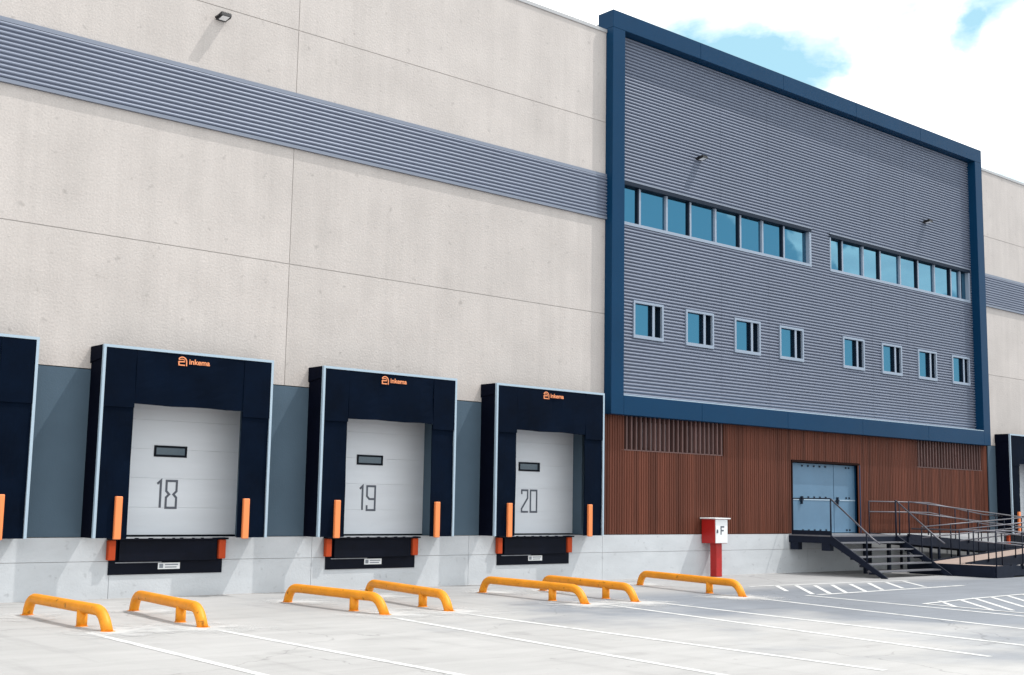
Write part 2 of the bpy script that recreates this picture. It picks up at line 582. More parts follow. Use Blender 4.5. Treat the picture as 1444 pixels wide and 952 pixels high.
def link(name, me, parent=None, kind=None, loc=None):
    o = bpy.data.objects.new(name, me)
    C.objects.link(o)
    if parent is not None:
        o.parent = parent
        o.matrix_parent_inverse = Matrix.Translation(-world_loc(parent))
    if loc is not None:
        o.location = loc
    if kind:
        o['kind'] = kind
    return o


def world_loc(o):
    """all empties/parts keep identity rotation, so a translation is enough"""
    l = Vector((0, 0, 0))
    while o is not None:
        l += o.location + o.matrix_parent_inverse.to_translation()
        o = o.parent
    return l


def thing(name, label, cat, loc, group=None):
    o = bpy.data.objects.new(name, None)
    C.objects.link(o)
    o.location = loc
    o.empty_display_size = 0.3
    o['label'] = label
    o['category'] = cat
    if group:
        o['group'] = group
    return o


def dup_tree(o, offset, parent=None):
    c = o.copy()
    C.objects.link(c)
    if parent is None:
        c.location = o.location + Vector(offset)
    else:
        c.parent = parent
    for ch in list(o.children):
        dup_tree(ch, offset, c)
    return c


def stroke_boxes(bm, pts, w, y0, y1, closed=False):
    """flat lettering stroke: mitred band of width w along an x-z polyline"""
    P = [Vector((x, z)) for x, z in pts]
    n = len(P)
    L, Rr = [], []
    for i in range(n):
        if closed or 0 < i < n - 1:
            a = (P[i] - P[i - 1]).normalized()
            b = (P[(i + 1) % n] - P[i]).normalized()
        elif i == 0:
            a = b = (P[1] - P[0]).normalized()
        else:
            a = b = (P[i] - P[i - 1]).normalized()
        na, nb = Vector((-a.y, a.x)), Vector((-b.y, b.x))
        mm = (na + nb).normalized()
        k = (w / 2) / max(0.4, mm.dot(na))
        L.append(P[i] + mm * k)
        Rr.append(P[i] - mm * k)
    for i in range(n if closed else n - 1):
        j = (i + 1) % n
        quad = [L[i], Rr[i], Rr[j], L[j]]
        prism_xz(bm, [(q.x, q.y) for q in quad], y0, y1)


# ------------------------------------------------------------------ the setting: ground and painted marks
bm = bmesh.new()
vs = [bm.verts.new(p) for p in ((-700, -700, 0), (800, -700, 0), (800, 700, 0), (-700, 700, 0))]
bm.faces.new(vs)
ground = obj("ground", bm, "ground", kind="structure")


def band(p0, p1, w, z=0.004):
    a, b = Vector((p0[0], p0[1], 0)), Vector((p1[0], p1[1], 0))
    t = (b - a).normalized()
    n = Vector((-t.y, t.x, 0)) * w / 2
    bm = bmesh.new()
    bm.faces.new([bm.verts.new((q.x, q.y, z)) for q in (a - n, b - n, b + n, a + n)])
    return bm


for p0, p1 in [((6.86, -5.2), (6.60, -14.0)), ((8.46, -5.6), (8.38, -14.2)), ((11.62, -5.5), (10.62, -14.0)),
               ((13.05, -5.35), (12.62, -13.6)), ((16.5, -5.3), (14.95, -13.6)), ((17.72, -5.3), (16.6, -13.3)),
               ((20.4, -5.5), (18.9, -12.2)), ((2.4, -5.3), (2.2, -14.0)), ((22.0, -5.75), (21.05, -12.0))]:
    obj("painted_line", band(p0, p1, 0.11), "paint", ground)

obj("base_strip", boxes((-9.0, 29.0, -0.075, -0.012, -0.05, 0.004)), "joint", ground)  # thin grey strip along the foot of the wall
# hatched keep-clear areas before the hydrant cabinet and further out
for p0, p1 in [((24.10, -3.40), (22.70, -4.75)), ((24.60, -3.60), (22.45, -5.60)), ((25.05, -3.80), (22.98, -5.66)),
               ((25.65, -3.86), (23.55, -5.68)), ((26.35, -3.90), (24.35, -5.64)), ((27.20, -3.85), (25.15, -5.56)),
               ((27.9, -3.9), (26.1, -5.5)), ((28.7, -3.9), (27.2, -5.4))]:
    obj("hatch_stripe", band(p0, p1, 0.10), "paint", ground)
obj("painted_line", band((22.4, -5.78), (28.6, -5.60), 0.13), "paint", ground)
obj("painted_line", band((23.2, -3.32), (29.2, -3.72), 0.13), "paint", ground)
for p0, p1 in [((23.21, -8.1), (22.07, -9.1)), ((23.98, -8.09), (22.01, -9.87)), ((24.69, -8.02), (22.28, -10.12)), ((25.33, -8.06), (23.32, -9.81)), ((26.11, -8.01), (23.84, -9.91)), ((26.9, -7.96), (24.06, -10.23))]:
    obj("hatch_stripe", band(p0, p1, 0.09), "paint", ground)
for p0, p1 in [((22.15, -8.39), (24.46, -8.13)), ((24.46, -8.13), (27.83, -7.96)), ((22.15, -8.39), (21.9, -9.99)), ((21.9, -9.99), (21.83, -11.02))]:
    obj("painted_line", band(p0, p1, 0.10, 0.0075), "paint", ground)

# ------------------------------------------------------------------ warehouse: precast panels, band, plinth
ZP, ZG = 1.085, 4.06
ZB0, ZB1 = 8.934, 10.066
ZROOF = 13.87
X18, WS, SP, SD, ZT = 8.785, 3.40, 4.5314, 0.548, 4.47
docks = [X18 - SP, X18, X18 + SP, X18 + 2 * SP]
dock21 = 40.97
DO = 1.49                                 # half width of a door opening in the wall
ZO = 3.72                                 # its head
FX0, FX1 = 21.79, 40.45                   # the framed office block
XL = -9.0                                 # left end of what is built
XR = 60.0

wh = thing("warehouse", "long pale beige precast warehouse wall with grey ribbed band and loading docks", "building", (12.0, 0.1, 0))
G = 0.008


def panel(x0, x1, z0, z1, name, m, y0=0.0, y1=0.2, gap=G):
    bm = boxes((x0 + gap, x1 - gap, y0, y1, z0 + gap, z1 - gap))
    return obj(name, bm, m, wh)


cols = [(XL, 3.70), (3.70, 12.76), (12.76, FX0)]
cols_r = [(FX1 - 0.2, 49.4), (49.4, XR)]
for (a, b) in cols + cols_r:
    for z0, z1 in ((ZG, 6.527), (6.527, ZB0), (ZB1, 11.455), (11.455, ZROOF)):
        panel(a, b, z0, z1, "concrete_panel", "beige")


def painted(x0, x1, openings):
    """blue-grey painted wall from plinth to 4.06 m with door openings"""
    x = x0
    for c in openings:
        panel(x, c - DO, ZP, ZG, "painted_panel", "bluegrey", 0.002, 0.31)
        panel(c - DO, c + DO, ZO, ZG, "painted_panel", "bluegrey", 0.002, 0.31)
        x = c + DO
    panel(x, x1, ZP, ZG, "painted_panel", "bluegrey", 0.002, 0.31)


painted(XL, FX0, [d + WS / 2 for d in docks])
painted(FX1 + 0.01, XR, [dock21 + WS / 2])

pj = [XL, -3.0, 1.05, 5.2, 9.35, 13.53, 17.57, 21.75, 25.9, 30.05, 34.2, 38.35, 42.5, 46.7, 52.0, XR]
for a, b in zip(pj, pj[1:]):
    panel(a, b, -0.2, 0.66, "plinth_panel", "plinth", -0.012, 0.3, 0.004)
    panel(a, b, 0.66, ZP, "plinth_panel", "plinth", -0.012, 0.3, 0.004)
# backing wall seen as the sealed joint, and the roof over it
obj("backing_wall", boxes((XL, FX0 + 0.3, 0.012, 0.19, ZG + 0.02, ZROOF - 0.05)), "joint", wh)
obj("backing_wall", boxes((FX1 - 0.4, XR, 0.012, 0.19, ZG + 0.02, ZROOF - 0.05)), "joint", wh)
obj("backing_wall", boxes((XL, XR, 0.012, 0.29, -0.1, ZP - 0.02)), "joint", wh)
obj("rear_block", boxes((XL, XR, 0.62, 45, -0.1, ZROOF - 0.35)), "dark", wh)
for a, b in ((XL, 0.5), (0.505, 7.5), (7.505, 14.6), (14.605, FX0 - 0.005), (FX1 - 0.2, 47.5), (47.505, XR)):
    obj("coping", boxes((a, b, -0.03, 0.34, ZROOF - 0.04, ZROOF + 0.045)), "coping", wh)


def rib_points(z0, z1, pitch, y_out, y_in):
    """profile (z, y) of a ribbed sheet: broad crest, narrow valley"""
    pts = []
    n = max(1, round((z1 - z0) / pitch))
    p = (z1 - z0) / n
    for i in range(n):
        z = z0 + i * p
        pts += [(z, y_in), (z + 0.16 * p, y_in), (z + 0.36 * p, y_out + 0.15 * (y_in - y_out)), (z + 0.50 * p, y_out),
                (z + 0.68 * p, y_out), (z + 0.82 * p, y_out + 0.15 * (y_in - y_out)), (z + 0.995 * p, y_in)]
    pts.append((z1, y_in))
    return pts


def ribbed(bm, x0, x1, z0, z1, pitch, y_out, y_in, holes=(), zlim=(-9, 99)):
    pts = rib_points(z0, z1, pitch, y_out, y_in)
    for (za, ya), (zb, yb) in zip(pts, pts[1:]):
        zm = (za + zb) / 2
        if not zlim[0] < zm < zlim[1]:
            continue
        cuts = sorted((h[0], h[1]) for h in holes if h[2] < zm < h[3])
        x = x0
        segs = []
        for a, b in cuts:
            if b <= x0 or a >= x1:
                continue
            if a > x:
                segs.append((x, a))
            x = max(x, b)
        if x < x1:
            segs.append((x, x1))
        for a, b in segs:
            bm.faces.new([bm.verts.new(q) for q in ((a, ya, za), (b, ya, za), (b, yb, zb), (a, yb, zb))])


for a, b in ((XL, FX0), (FX1 - 0.2, XR)):
    bm = bmesh.new()
    ribbed(bm, a, b, ZB0 + 0.06, ZB1 - 0.05, 0.088, -0.058, -0.018)
    obj("ribbed_band", bm, "cladding", wh)
    obj("band_flashing", boxes((a, b, -0.062, 0.15, ZB0 - 0.005, ZB0 + 0.06)), "flashing", wh)
    obj("band_flashing", boxes((a, b, -0.045, 0.15, ZB1 - 0.05, ZB1 + 0.03)), "flashing", wh)
    obj("band_backing", boxes((a, b, 0.0, 0.16, ZB0 + 0.06, ZB1 - 0.05)), "dark", wh)

# ------------------------------------------------------------------ office block: navy frame, ribbed cladding, windows, timber
ob = thing("office_block", "office bay in a big navy blue frame with grey ribbed cladding above brown slats", "building", (31.0, 0.1, 0))
FF = -0.2425
fx0, fx1, fz0, fz1 = 21.79, 40.25, 4.03, 14.405
fi, zi0, zi1 = 0.448, 4.51, 13.94
YC = 0.062                                # cladding crest
cx0, cx1 = fx0 + fi, fx1 - fi
obj("frame_post", bevel(boxes((fx0, cx0, FF, 0.40, fz0, zi1)), 0.008), "navy", ob)
obj("frame_post", bevel(boxes((cx1, fx1, FF, 0.40, fz0, zi1)), 0.008), "navy", ob)
# top beam made of folded panels, with a lighter drip edge
xs = [fx0, 25.2, 28.9, 32.6, 36.3, fx1]
for a, b in zip(xs, xs[1:]):
    obj("frame_beam", bevel(boxes((a + (0.003 if a > fx0 else 0), b - (0.003 if b < fx1 else 0), FF - 0.001, 0.30, zi1 + 0.001, fz1)), 0.008), "navy", ob)
xs = [cx0, 25.2, 28.9, 32.6, 36.3, cx1]
for a, b in zip(xs, xs[1:]):
    obj("frame_beam", bevel(boxes((a + 0.002, b - 0.002, FF, 0.40, fz0, zi0)), 0.008), "navy", ob)
obj("frame_sill", boxes((cx0 + .002, cx1 - .002, FF + 0.004, 0.10, zi0 + 0.001, zi0 + 0.022)), "alu", ob)

# windows in the cladding
RZ0, RZ1 = 8.96, 10.03
rib1 = (22.30, 30.52, [22.30, 23.16, 24.20, 25.15, 26.20, 27.28, 28.28, 29.28, 30.40])
rib2 = (31.47, 39.70, [31.55, 32.21, 33.33, 34.28, 35.43, 36.50, 37.51, 38.56, 39.17, 39.60])
small = [22.85, 24.87, 26.90, 28.92, 32.04, 34.14, 36.23, 38.34]
SWW, SZ0, SZ1 = 1.135, 6.04, 7.005
holes = [(rib1[0], rib1[1], RZ0, RZ1), (rib2[0], rib2[1], RZ0, RZ1)] + [(x + .02, x + SWW - .02, SZ0 + .02, SZ1 - .02) for x in small]
bm = bmesh.new()
ribbed(bm, cx0, cx1, zi0 + 0.02, zi1, 0.088, YC - 0.028, YC + 0.024, holes)
obj("ribbed_cladding", bm, "cladding", ob)
for xs_ in (26.35, 28.45, 33.65, 35.65):
    for zlim in ((0, RZ0), (RZ1, 99)):
        bm = bmesh.new()
        ribbed(bm, xs_, xs_ + 0.05, zi0 + 0.02, zi1, 0.088, YC - 0.0315, YC + 0.0205, holes, zlim)
        obj("lap_seam", bm, "cladding", ob)
# backing behind the sheet with the same holes
bm = bmesh.new()
zcuts = [zi0, SZ0, SZ1, RZ0, RZ1, zi1]
for za, zb in zip(zcuts, zcuts[1:]):
    zm = (za + zb) / 2
    x = cx0
    for a, b in sorted((h[0], h[1]) for h in holes if h[2] - .03 < zm < h[3] + .03):
        if a > x:
            box(bm, x, a, YC + 0.03, 0.34, za, zb)
        x = b
    box(bm, x, cx1, YC + 0.03, 0.34, za, zb)
obj("backing_wall", bm, "reveal", ob)
obj("backing_wall", boxes((fx0, fx1, 0.45, 0.6, fz0 - 2.9, fz1 - 0.3)), "dark", ob)
obj("roof_slab", boxes((fx0 + 0.1, fx1 - 0.1, 0.301, 6.0, 13.6, 14.2)), "joint", ob)


def ribbon(x0, x1, mull):
    fr = obj("window", boxes((x0, x1, YC - 0.035, YC + 0.20, RZ0 - 0.03, RZ0 + 0.05),          # sill
                             (x0, x0 + 0.05, YC - 0.03, YC + 0.20, RZ0 + 0.05, RZ1 - 0.05),
                             (x1 - 0.09, x1, YC - 0.03, YC + 0.20, RZ0 + 0.05, RZ1 - 0.05)), "whiteframe", ob)
    obj("head_trim", boxes((x0, x1, YC - 0.045, YC + 0.20, RZ1 - 0.05, RZ1 + 0.05)), "reveal", fr)  # dark head strip: shadow under the window head put into its colour
    obj("head_trim", boxes((x0 - 0.03, x1 + 0.03, YC - 0.05, YC + 0.02, RZ1 + 0.052, RZ1 + 0.10)), "flashing", fr)
    for i, m_ in enumerate(mull[1:-1]):
        obj("mullion", boxes((m_ - 0.033, m_ + 0.033, YC + 0.035, YC + 0.14, RZ0 + 0.051, RZ1 - 0.051)), "whiteframe", fr)
        if i % 2 == 0:      # opening casement: dark strip on its left side
            obj("side_strip", boxes((m_ - 0.075, m_ - 0.034, YC + 0.045, YC + 0.13, RZ0 + 0.051, RZ1 - 0.051)), "reveal", fr)
    e = [x0 + 0.05] + mull[1:-1] + [x1 - 0.09]
    for i, (a, b) in enumerate(zip(e, e[1:])):
        bm = boxes((a + 0.002, b - 0.002, YC + 0.10, YC + 0.115, RZ0 + 0.052, RZ1 - 0.052))
        o = obj("pane", bm, "glass", fr)
        for v in o.data.vertices:        # no two panes are quite in one plane
            cxm = (a + b) / 2
            v.co.y += (v.co.x - cxm) * random.uniform(-0.001, 0.001) + (v.co.z - 9.5) * 0.0
    return fr


ribbon(*rib1)
ribbon(*rib2)


def small_window(x):
    x1 = x + SWW
    t = 0.06
    fr = obj("window", boxes((x, x1, YC - 0.05, YC + 0.02, SZ0, SZ0 + 0.085), (x, x1, YC - 0.05, YC + 0.02, SZ1 - t, SZ1),
                             (x, x + t, YC - 0.05, YC + 0.02, SZ0 + 0.085, SZ1 - t), (x1 - t, x1, YC - 0.05, YC + 0.02, SZ0 + 0.085, SZ1 - t)),
             "whiteframe", ob)
    xm = x + 0.72
    obj("reveal", boxes((x + t - 0.02, x + t, YC + 0.021, YC + 0.46, SZ0 + 0.085, SZ1 - t), (x1 - t, x1 - t + 0.02, YC + 0.021, YC + 0.46, SZ0 + 0.085, SZ1 - t),
                        (x + t - 0.02, x1 - t + 0.02, YC + 0.021, YC + 0.46, SZ1 - t, SZ1 - t + 0.02),
                        (x + t - 0.02, x1 - t + 0.02, YC + 0.021, YC + 0.46, SZ0 + 0.065, SZ0 + 0.085)), "reveal", fr)  # inner sides coloured dark for the shade on them
    obj("mullion", boxes((xm, xm + 0.085, YC - 0.035, YC - 0.02, SZ0 + 0.085, SZ1 - t)), "whiteframe", fr)
    obj("mullion", boxes((xm + .003, xm + 0.082, YC - 0.019, YC + 0.40, SZ0 + 0.085, SZ1 - t)), "reveal", fr)  # mullion behind its pale front painted dark, as its sides get no sun
    obj("pane", boxes((x + t, xm, YC + 0.05, YC + 0.07, SZ0 + 0.085, SZ1 - t)), "glass", fr)
    obj("pane", boxes((xm + 0.085, x1 - t, YC + 0.15, YC + 0.16, SZ0 + 0.085, SZ1 - t)), "glass", fr)


for x in small:
    small_window(x)

# timber slats under the frame: shared meshes of three heights
PITCH = 0.175
Z0S, Z1S = ZP + 0.01, fz0 + 0.0
DX0, DX1, DZ1 = 29.40, 32.72, 3.12
LOUV = [(22.45, 26.30), (35.92, 40.05)]
LZ = 3.165


def slat_mesh(name, z0, z1):
    w = PITCH
    prof = [(0.002, 0.03), (0.002, 0.012), (0.012, 0.0), (0.070, 0.0), (0.078, 0.018), (0.096, 0.018), (0.104, 0.0), (0.160, 0.0),
            (0.168, 0.012), (0.168, 0.03)]
    bm = bmesh.new()
    a = [bm.verts.new((x, y, z0)) for x, y in prof]
    b = [bm.verts.new((x, y, z1)) for x, y in prof]
    for i in range(len(prof) - 1):
        bm.faces.new((a[i], a[i + 1], b[i + 1], b[i]))
    bm.faces.new(a)
    bm.faces.new(b[::-1])
    bmesh.ops.recalc_face_normals(bm, faces=bm.faces[:])
    me = bpy.data.meshes.new(name)
    bm.to_mesh(me)
    bm.free()
    me.materials.append(M["wood"])
    return me


sm_full = slat_mesh("slat_full", Z0S, Z1S)
sm_door = slat_mesh("slat_over_door", DZ1 + 0.06, Z1S)
sm_louv = slat_mesh("slat_under_louvre", Z0S, LZ)
x = fx0 + 0.03
nsl = int((FX1 + 0.03 - x) / PITCH)
for i in range(nsl):
    xa = x + i * PITCH
    xm = xa + PITCH / 2
    if DX0 - 0.02 < xm < DX1 + 0.02:
        me = sm_door
    elif any(a < xm < b for a, b in LOUV):
        me = sm_louv
    else:
        me = sm_full
    o = bpy.data.objects.new("wood_slat", me)
    C.objects.link(o)
    o.parent = ob
    o.matrix_parent_inverse = Matrix.Translation(-ob.location)
    o.location = (xa, random.uniform(-0.003, 0.003), 0)
    if any(a < xm < b for a, b in LOUV):
        bm = boxes((xa + 0.060, xa + 0.110, 0.0, 0.10, LZ + 0.03, Z1S - 0.002))
        fo = obj("louvre_fin", bm, "fin", ob)
for a, b in LOUV:
    obj("louvre_sill", boxes((a - 0.02, b + 0.02, 0.004, 0.16, LZ + 0.001, LZ + 0.028)), "fin", ob)
    obj("louvre_void", boxes((a - 0.05, b + 0.05, 0.20, 0.22, LZ, Z1S)), "dark", ob)
for a, b in ((23.15, 24.20), (24.95, 25.95)):
    obj("vent_grille", boxes((a, b, 0.13, 0.16, LZ + 0.04, Z1S - 0.12)), "ventgrey", ob)
bm = boxes((fx0 + 0.02, DX0, 0.031, 0.12, Z0S, LZ), (DX1, FX1 + 0.02, 0.031, 0.12, Z0S, LZ), (LOUV[0][1], LOUV[1][0], 0.031, 0.12, LZ + .001, Z1S - .001),
           (fx0 + .02, LOUV[0][0], .031, .12, LZ + .001, Z1S - .001), (LOUV[1][1], FX1 + .02, .031, .12, LZ + .001, Z1S - .001))
obj("slat_backing", bm, "wooddark", ob)
obj("door_lintel", boxes((DX0 - 0.02, DX1 + 0.02, -0.01, 0.40, DZ1, DZ1 + 0.055)), "wooddark", ob)
obj("door_jamb", boxes((DX1, DX1 + 0.04, -0.012, 0.40, Z0S, DZ1)), "navy", ob)
obj("door_jamb", boxes((DX0 - 0.04, DX0, -0.012, 0.40, Z0S, DZ1)), "wooddark", ob)

# blue double steel door: wide leaf left, narrow leaf right, each of two sheets
DY = 0.16
DS = 31.62
for a, b in ((DX0, DS), (DS, DX1)):
    lf = obj("door_leaf", bevel(boxes((a + 0.012, b - 0.012, DY, DY + 0.06, Z0S + 0.015, DZ1 - 0.015)), 0.004), "steelblue", ob)
    obj("sheet_seam", boxes((a + 0.02, b - 0.02, DY - 0.012, DY - 0.002, 2.045, 2.075)), "alu", lf)
    for zz in (1.18, 2.13, 3.03):
        k = 5 if b - a > 1.5 else 2
        for j in range(k):
            xx = a + 0.55 + (b - a - 0.8) * (j + 0.3) / k
            obj("rivet_plate", boxes((xx, xx + 0.07, DY - 0.014, DY - 0.001, zz - 0.025, zz + 0.025)), "reveal", lf)
    hx = b - 1.65 if b - a > 1.5 else a + 0.12
    obj("handle", boxes((hx, hx + 0.05, DY - 0.06, DY - 0.001, 1.93, 2.15), (hx - 0.06, hx + 0.11, DY - 0.045, DY - 0.0015, 2.03, 2.07)), "reveal", lf)

# ------------------------------------------------------------------ loading docks
def seg_digits(bm, ch, x, z, w, h, s, y0, y1):
    """thin angular numerals with chamfered waists"""
    if ch == '1':
        stroke_boxes(bm, [(x, z + h * 0.88), (x + 0.07, z + h), (x + 0.07, z)], s, y0, y1)
    elif ch == '8':
        m, c, n = z + h * 0.5, 0.060, 0.043
        stroke_boxes(bm, [(x, z + h), (x + w, z + h), (x + w, m + c), (x + w / 2 + n, m), (x + w, m - c), (x + w, z), (x, z), (x, m - c),
                          (x + w / 2 - n, m), (x, m + c)], s, y0, y1, True)
    elif ch == '9':
        m = z + h * 0.46
        stroke_boxes(bm, [(x, z + h * .2), (x, z), (x + w, z), (x + w, z + h), (x, z + h), (x, m + 0.06), (x + 0.06, m), (x + w - s / 2, m)], s, y0, y1)
    elif ch == '2':
        stroke_boxes(bm, [(x, z + h * .82), (x, z + h), (x + w, z + h), (x + w, z + h * .64), (x, z + h * .14), (x, z), (x + w * 1.08, z)], s, y0, y1)
    elif ch == '0':
        stroke_boxes(bm, [(x, z + h), (x + w, z + h), (x + w, z), (x, z)], s, y0, y1, True)


def text_mesh(body, size, m):
    cu = bpy.data.curves.new("lettering", 'FONT')
    cu.body = body
    cu.size = size
    cu.extrude = 0.002
    cu.offset = size * 0.022
    tmp = bpy.data.objects.new("lettering_source", cu)
    C.objects.link(tmp)
    dg = bpy.context.evaluated_depsgraph_get()
    me = bpy.data.meshes.new_from_object(tmp.evaluated_get(dg))
    bpy.data.objects.remove(tmp)
    me.transform(Matrix.Rotation(math.pi / 2, 4, 'X'))
    me.materials.clear()
    me.materials.append(M[m])
    return me


logo_text = text_mesh("inkema", 0.135, "logo")
lx = [v.co.x for v in logo_text.vertices]
k = 0.415 / (max(lx) - min(lx))
logo_text.transform(Matrix.Diagonal((k, 1, 1, 1)))


def dock(x0, label_s, label_d, label_l, number, label_m=None):
    x1 = x0 + WS
    c = (x0 + x1) / 2
    a, b = c - 1.075, c + 1.075          # opening in the curtains
    zb = ZP
    yf = -SD
    s = thing("dock_shelter", label_s, "dock shelter", (c, 0, ZP), "dock shelters along the warehouse wall")
    # side walls and roof of the shelter
    for xa, xb in ((x0 + 0.012, x0 + 0.042), (x1 - 0.042, x1 - 0.012)):
        obj("side_panel", boxes((xa, xb, yf + 0.06, -0.002, zb, ZT - 0.05)), "fabricdark", s)
    bm = boxes((x0, x1, yf + 0.052, -0.002, ZT - 0.03, ZT - 0.004))
    obj("roof_panel", bm, "fabricdark", s)
    for xa, xb in ((x0 - 0.012, x0 + 0.010), (x1 - 0.010, x1 + 0.012)):      # roof sheet lapping over the sides
        bm = bmesh.new()
        prism_yz(bm, [(-0.002, ZT - 0.012), (-0.002, ZT - 0.30), (-0.05, ZT - 0.285), (yf + 0.06, ZT - 0.24), (yf + 0.06, ZT - 0.012)], xa, xb)
        obj("roof_flap", bm, "fabricdark", s)
    # front curtains
    bm = bmesh.new()
    box(bm, a, b, yf, yf + 0.02, 3.45, ZT - 0.055)
    bmesh.ops.subdivide_edges(bm, edges=bm.edges[:], cuts=5, use_grid_fill=True)
    for v in bm.verts:
        v.co.y += 0.012 * math.sin(v.co.x * 4.3 + x0) * math.sin((v.co.z - 3.4) * 3) + 0.006 * math.sin(v.co.x * 9 + v.co.z * 5)
        if v.co.z < 3.5:
            v.co.z += 0.008 * math.sin(v.co.x * 5.2 + x0)
    obj("header_curtain", bm, "fabric", s)
    for xa, xb, sg in ((x0 + 0.05, a - 0.004, 1), (b + 0.004, x1 - 0.05, -1)):
        bm = bmesh.new()
        box(bm, xa, xb, yf - 0.004, yf + 0.012, 3.36 + 0.02 * sg, ZT - 0.056)
        obj("corner_curtain", bm, "fabric", s)
        bm = bmesh.new()
        box(bm, xa, xb, yf + 0.022, yf + 0.045, zb, 3.44)
        bmesh.ops.subdivide_edges(bm, edges=bm.edges[:], cuts=6, use_grid_fill=True)
        for v in bm.verts:
            v.co.y += 0.007 * math.sin(v.co.z * 2.3 + x0) + 0.004 * math.sin(v.co.z * 6 + v.co.x * 8)
        obj("side_curtain", bm, "fabric", s)
    # bright aluminium edge
    t = 0.048
    obj("edge_trim", boxes((x0, x1, yf - 0.01, yf + 0.05, ZT - t, ZT)), "alu", s)
    obj("edge_trim", boxes((x0, x0 + t, yf - 0.01, yf + 0.05, zb, ZT - t - 0.001)), "alu", s)
    obj("edge_trim", boxes((x1 - t, x1, yf - 0.01, yf + 0.05, zb, ZT - t - 0.001)), "alu", s)
    # orange guide strips
    for xa in (c - 1.335, c + 1.165):
        obj("guide_strip", bevel(boxes((xa, xa + 0.125, yf - 0.05, yf + 0.021, zb - 0.02, 1.81)), 0.01), "orange", s)
    # logo on the header
    ex, ez = x0 + 1.405, 4.205
    bm = bmesh.new()
    y0, y1 = yf - 0.004 - 0.004, yf + 0.004
    arc = [(ex + 0.09 + 0.085 * math.cos(t_), ez + 0.075 + 0.085 * math.sin(t_)) for t_ in [math.radians(150 - 15 * i) for i in range(11)]]
    stroke_boxes(bm, arc + [(ex + 0.175, ez)], 0.020, y0, y1)
    stroke_boxes(bm, [(ex + 0.145, ez + 0.012), (ex + 0.025, ez + 0.012), (ex + 0.02, ez + 0.07), (ex + 0.14, ez + 0.078)], 0.022, y0, y1)
    stroke_boxes(bm, [(ex + 0.02, ez + 0.105), (ex + 0.09, ez + 0.122), (ex + 0.14, ez + 0.105)], 0.014, y0, y1)
    obj("logo_emblem", bm, "logo", s)
    link("logo_lettering", logo_text, s).location = Vector((x0 + 1.625, yf - 0.010, 4.245))

    # sectional door inside the wall opening
    d = thing("dock_door", label_d, "dock door", (c, 0.3, ZP), "sectional doors of the docks")
    dz = [ZP + 0.03, 1.62, 2.16, 2.70, 3.24, 3.80]
    for i, (za, zb_) in enumerate(zip(dz, dz[1:])):
        bm = boxes((c - DO - 0.05, c + DO + 0.05, 0.315, 0.355, za + 0.001, zb_ - 0.001))
        obj("door_panel", bevel(bm, 0.002), "doorwhite", d)
    for i in range(len(dz) - 1):           # pressed grooves across every panel
        for f in (0.33, 0.66):
            zz = dz[i] + (dz[i + 1] - dz[i]) * f
            obj("panel_rib", boxes((c - DO, c + DO, 0.312, 0.3149, zz - 0.006, zz + 0.006)), "doorwhite", d)
    obj("door_back", boxes((c - DO - 0.05, c + DO + 0.05, 0.3551, 0.37, dz[0], dz[-1])), "doorwhite", d)
    obj("bottom_seal", boxes((c - DO, c + DO, 0.30, 0.35, ZP - 0.01, ZP + 0.028)), "visionframe", d)
    wx, wz = c + 0.07, 2.665
    vf = obj("vision_window", boxes((wx - .33, wx + .33, .296, .3145, wz + .065, wz + .105), (wx - .33, wx + .33, .296, .3145, wz - .105, wz - .065),
                                    (wx - .33, wx - .29, .296, .3145, wz - .065, wz + .065), (wx + .29, wx + .33, .296, .3145, wz - .065, wz + .065)), "visionframe", d)
    obj("pane", boxes((wx - .29, wx + .29, .304, .312, wz - .065, wz + .065)), "vision", vf)
    if number:
        y0, y1 = 0.3075, 0.3125
        bm = bmesh.new()
        z0, h, st = 1.615, 0.50, 0.042
        if number[0] == '1':
            seg_digits(bm, '1', c - 0.16, z0, 0.15, h, st, y0, y1)
            seg_digits(bm, number[1], c + 0.025, z0, 0.205, h, st, y0, y1)
        else:
            seg_digits(bm, '2', c - 0.15, z0, 0.185, h, st, y0, y1)
            seg_digits(bm, '0', c + 0.125, z0, 0.195, h, st, y0, y1)
        obj("door_number", bm, "print", d)

    # leveller pit and bumpers under the door
    l = thing("dock_leveller", label_l, "dock leveller", (c, 0, 0.42), "dock levellers below the doors")
    pa, pb = x0 + 0.535, x0 + 2.765
    obj("pit_plate", boxes((pa, pb, -0.03, -0.001, 0.42, ZP - 0.03)), "pit", l)
    obj("lip", boxes((pa + 0.16, pb - 0.16, -0.10, -0.031, 0.66, ZP - 0.05)), "pit", l)
    obj("lip_rail", boxes((pa + 0.12, pa + 1.0, -0.048, -0.031, 0.625, 0.64)), "lip", l)
    obj("deck_edge", boxes((pa - 0.05, pb + 0.05, -0.16, 0.30, ZP - 0.045, ZP - 0.012)), "pit", l)
    xx = pa + 0.24
    while xx < pb - 0.35:
        w = random.uniform(0.09, 0.20)
        obj("deck_stud", boxes((xx, xx + w, -0.172, -0.15, ZP - 0.022, ZP - 0.004)), "lip", l)
        xx += w + random.uniform(0.05, 0.1)
    for xa in (x0 + 0.475, x0 + 2.645):
        obj("bumper", bevel(boxes((xa, xa + 0.14, -0.13, -0.0315, 0.68, ZP - 0.047)), 0.012), "redorange", l)
    st = obj("sticker", boxes((x0 + 1.475, x0 + 1.905, -0.036, -0.0305, 0.505, 0.62)), "sticker", l)
    obj("print", boxes((x0 + 1.50, x0 + 1.575, -0.038, -0.0355, 0.525, 0.60), (x0 + 1.61, x0 + 1.87, -0.038, -0.0355, 0.575, 0.595),
                       (x0 + 1.61, x0 + 1.84, -0.038, -0.0355, 0.53, 0.55)), "stickergrey", st)


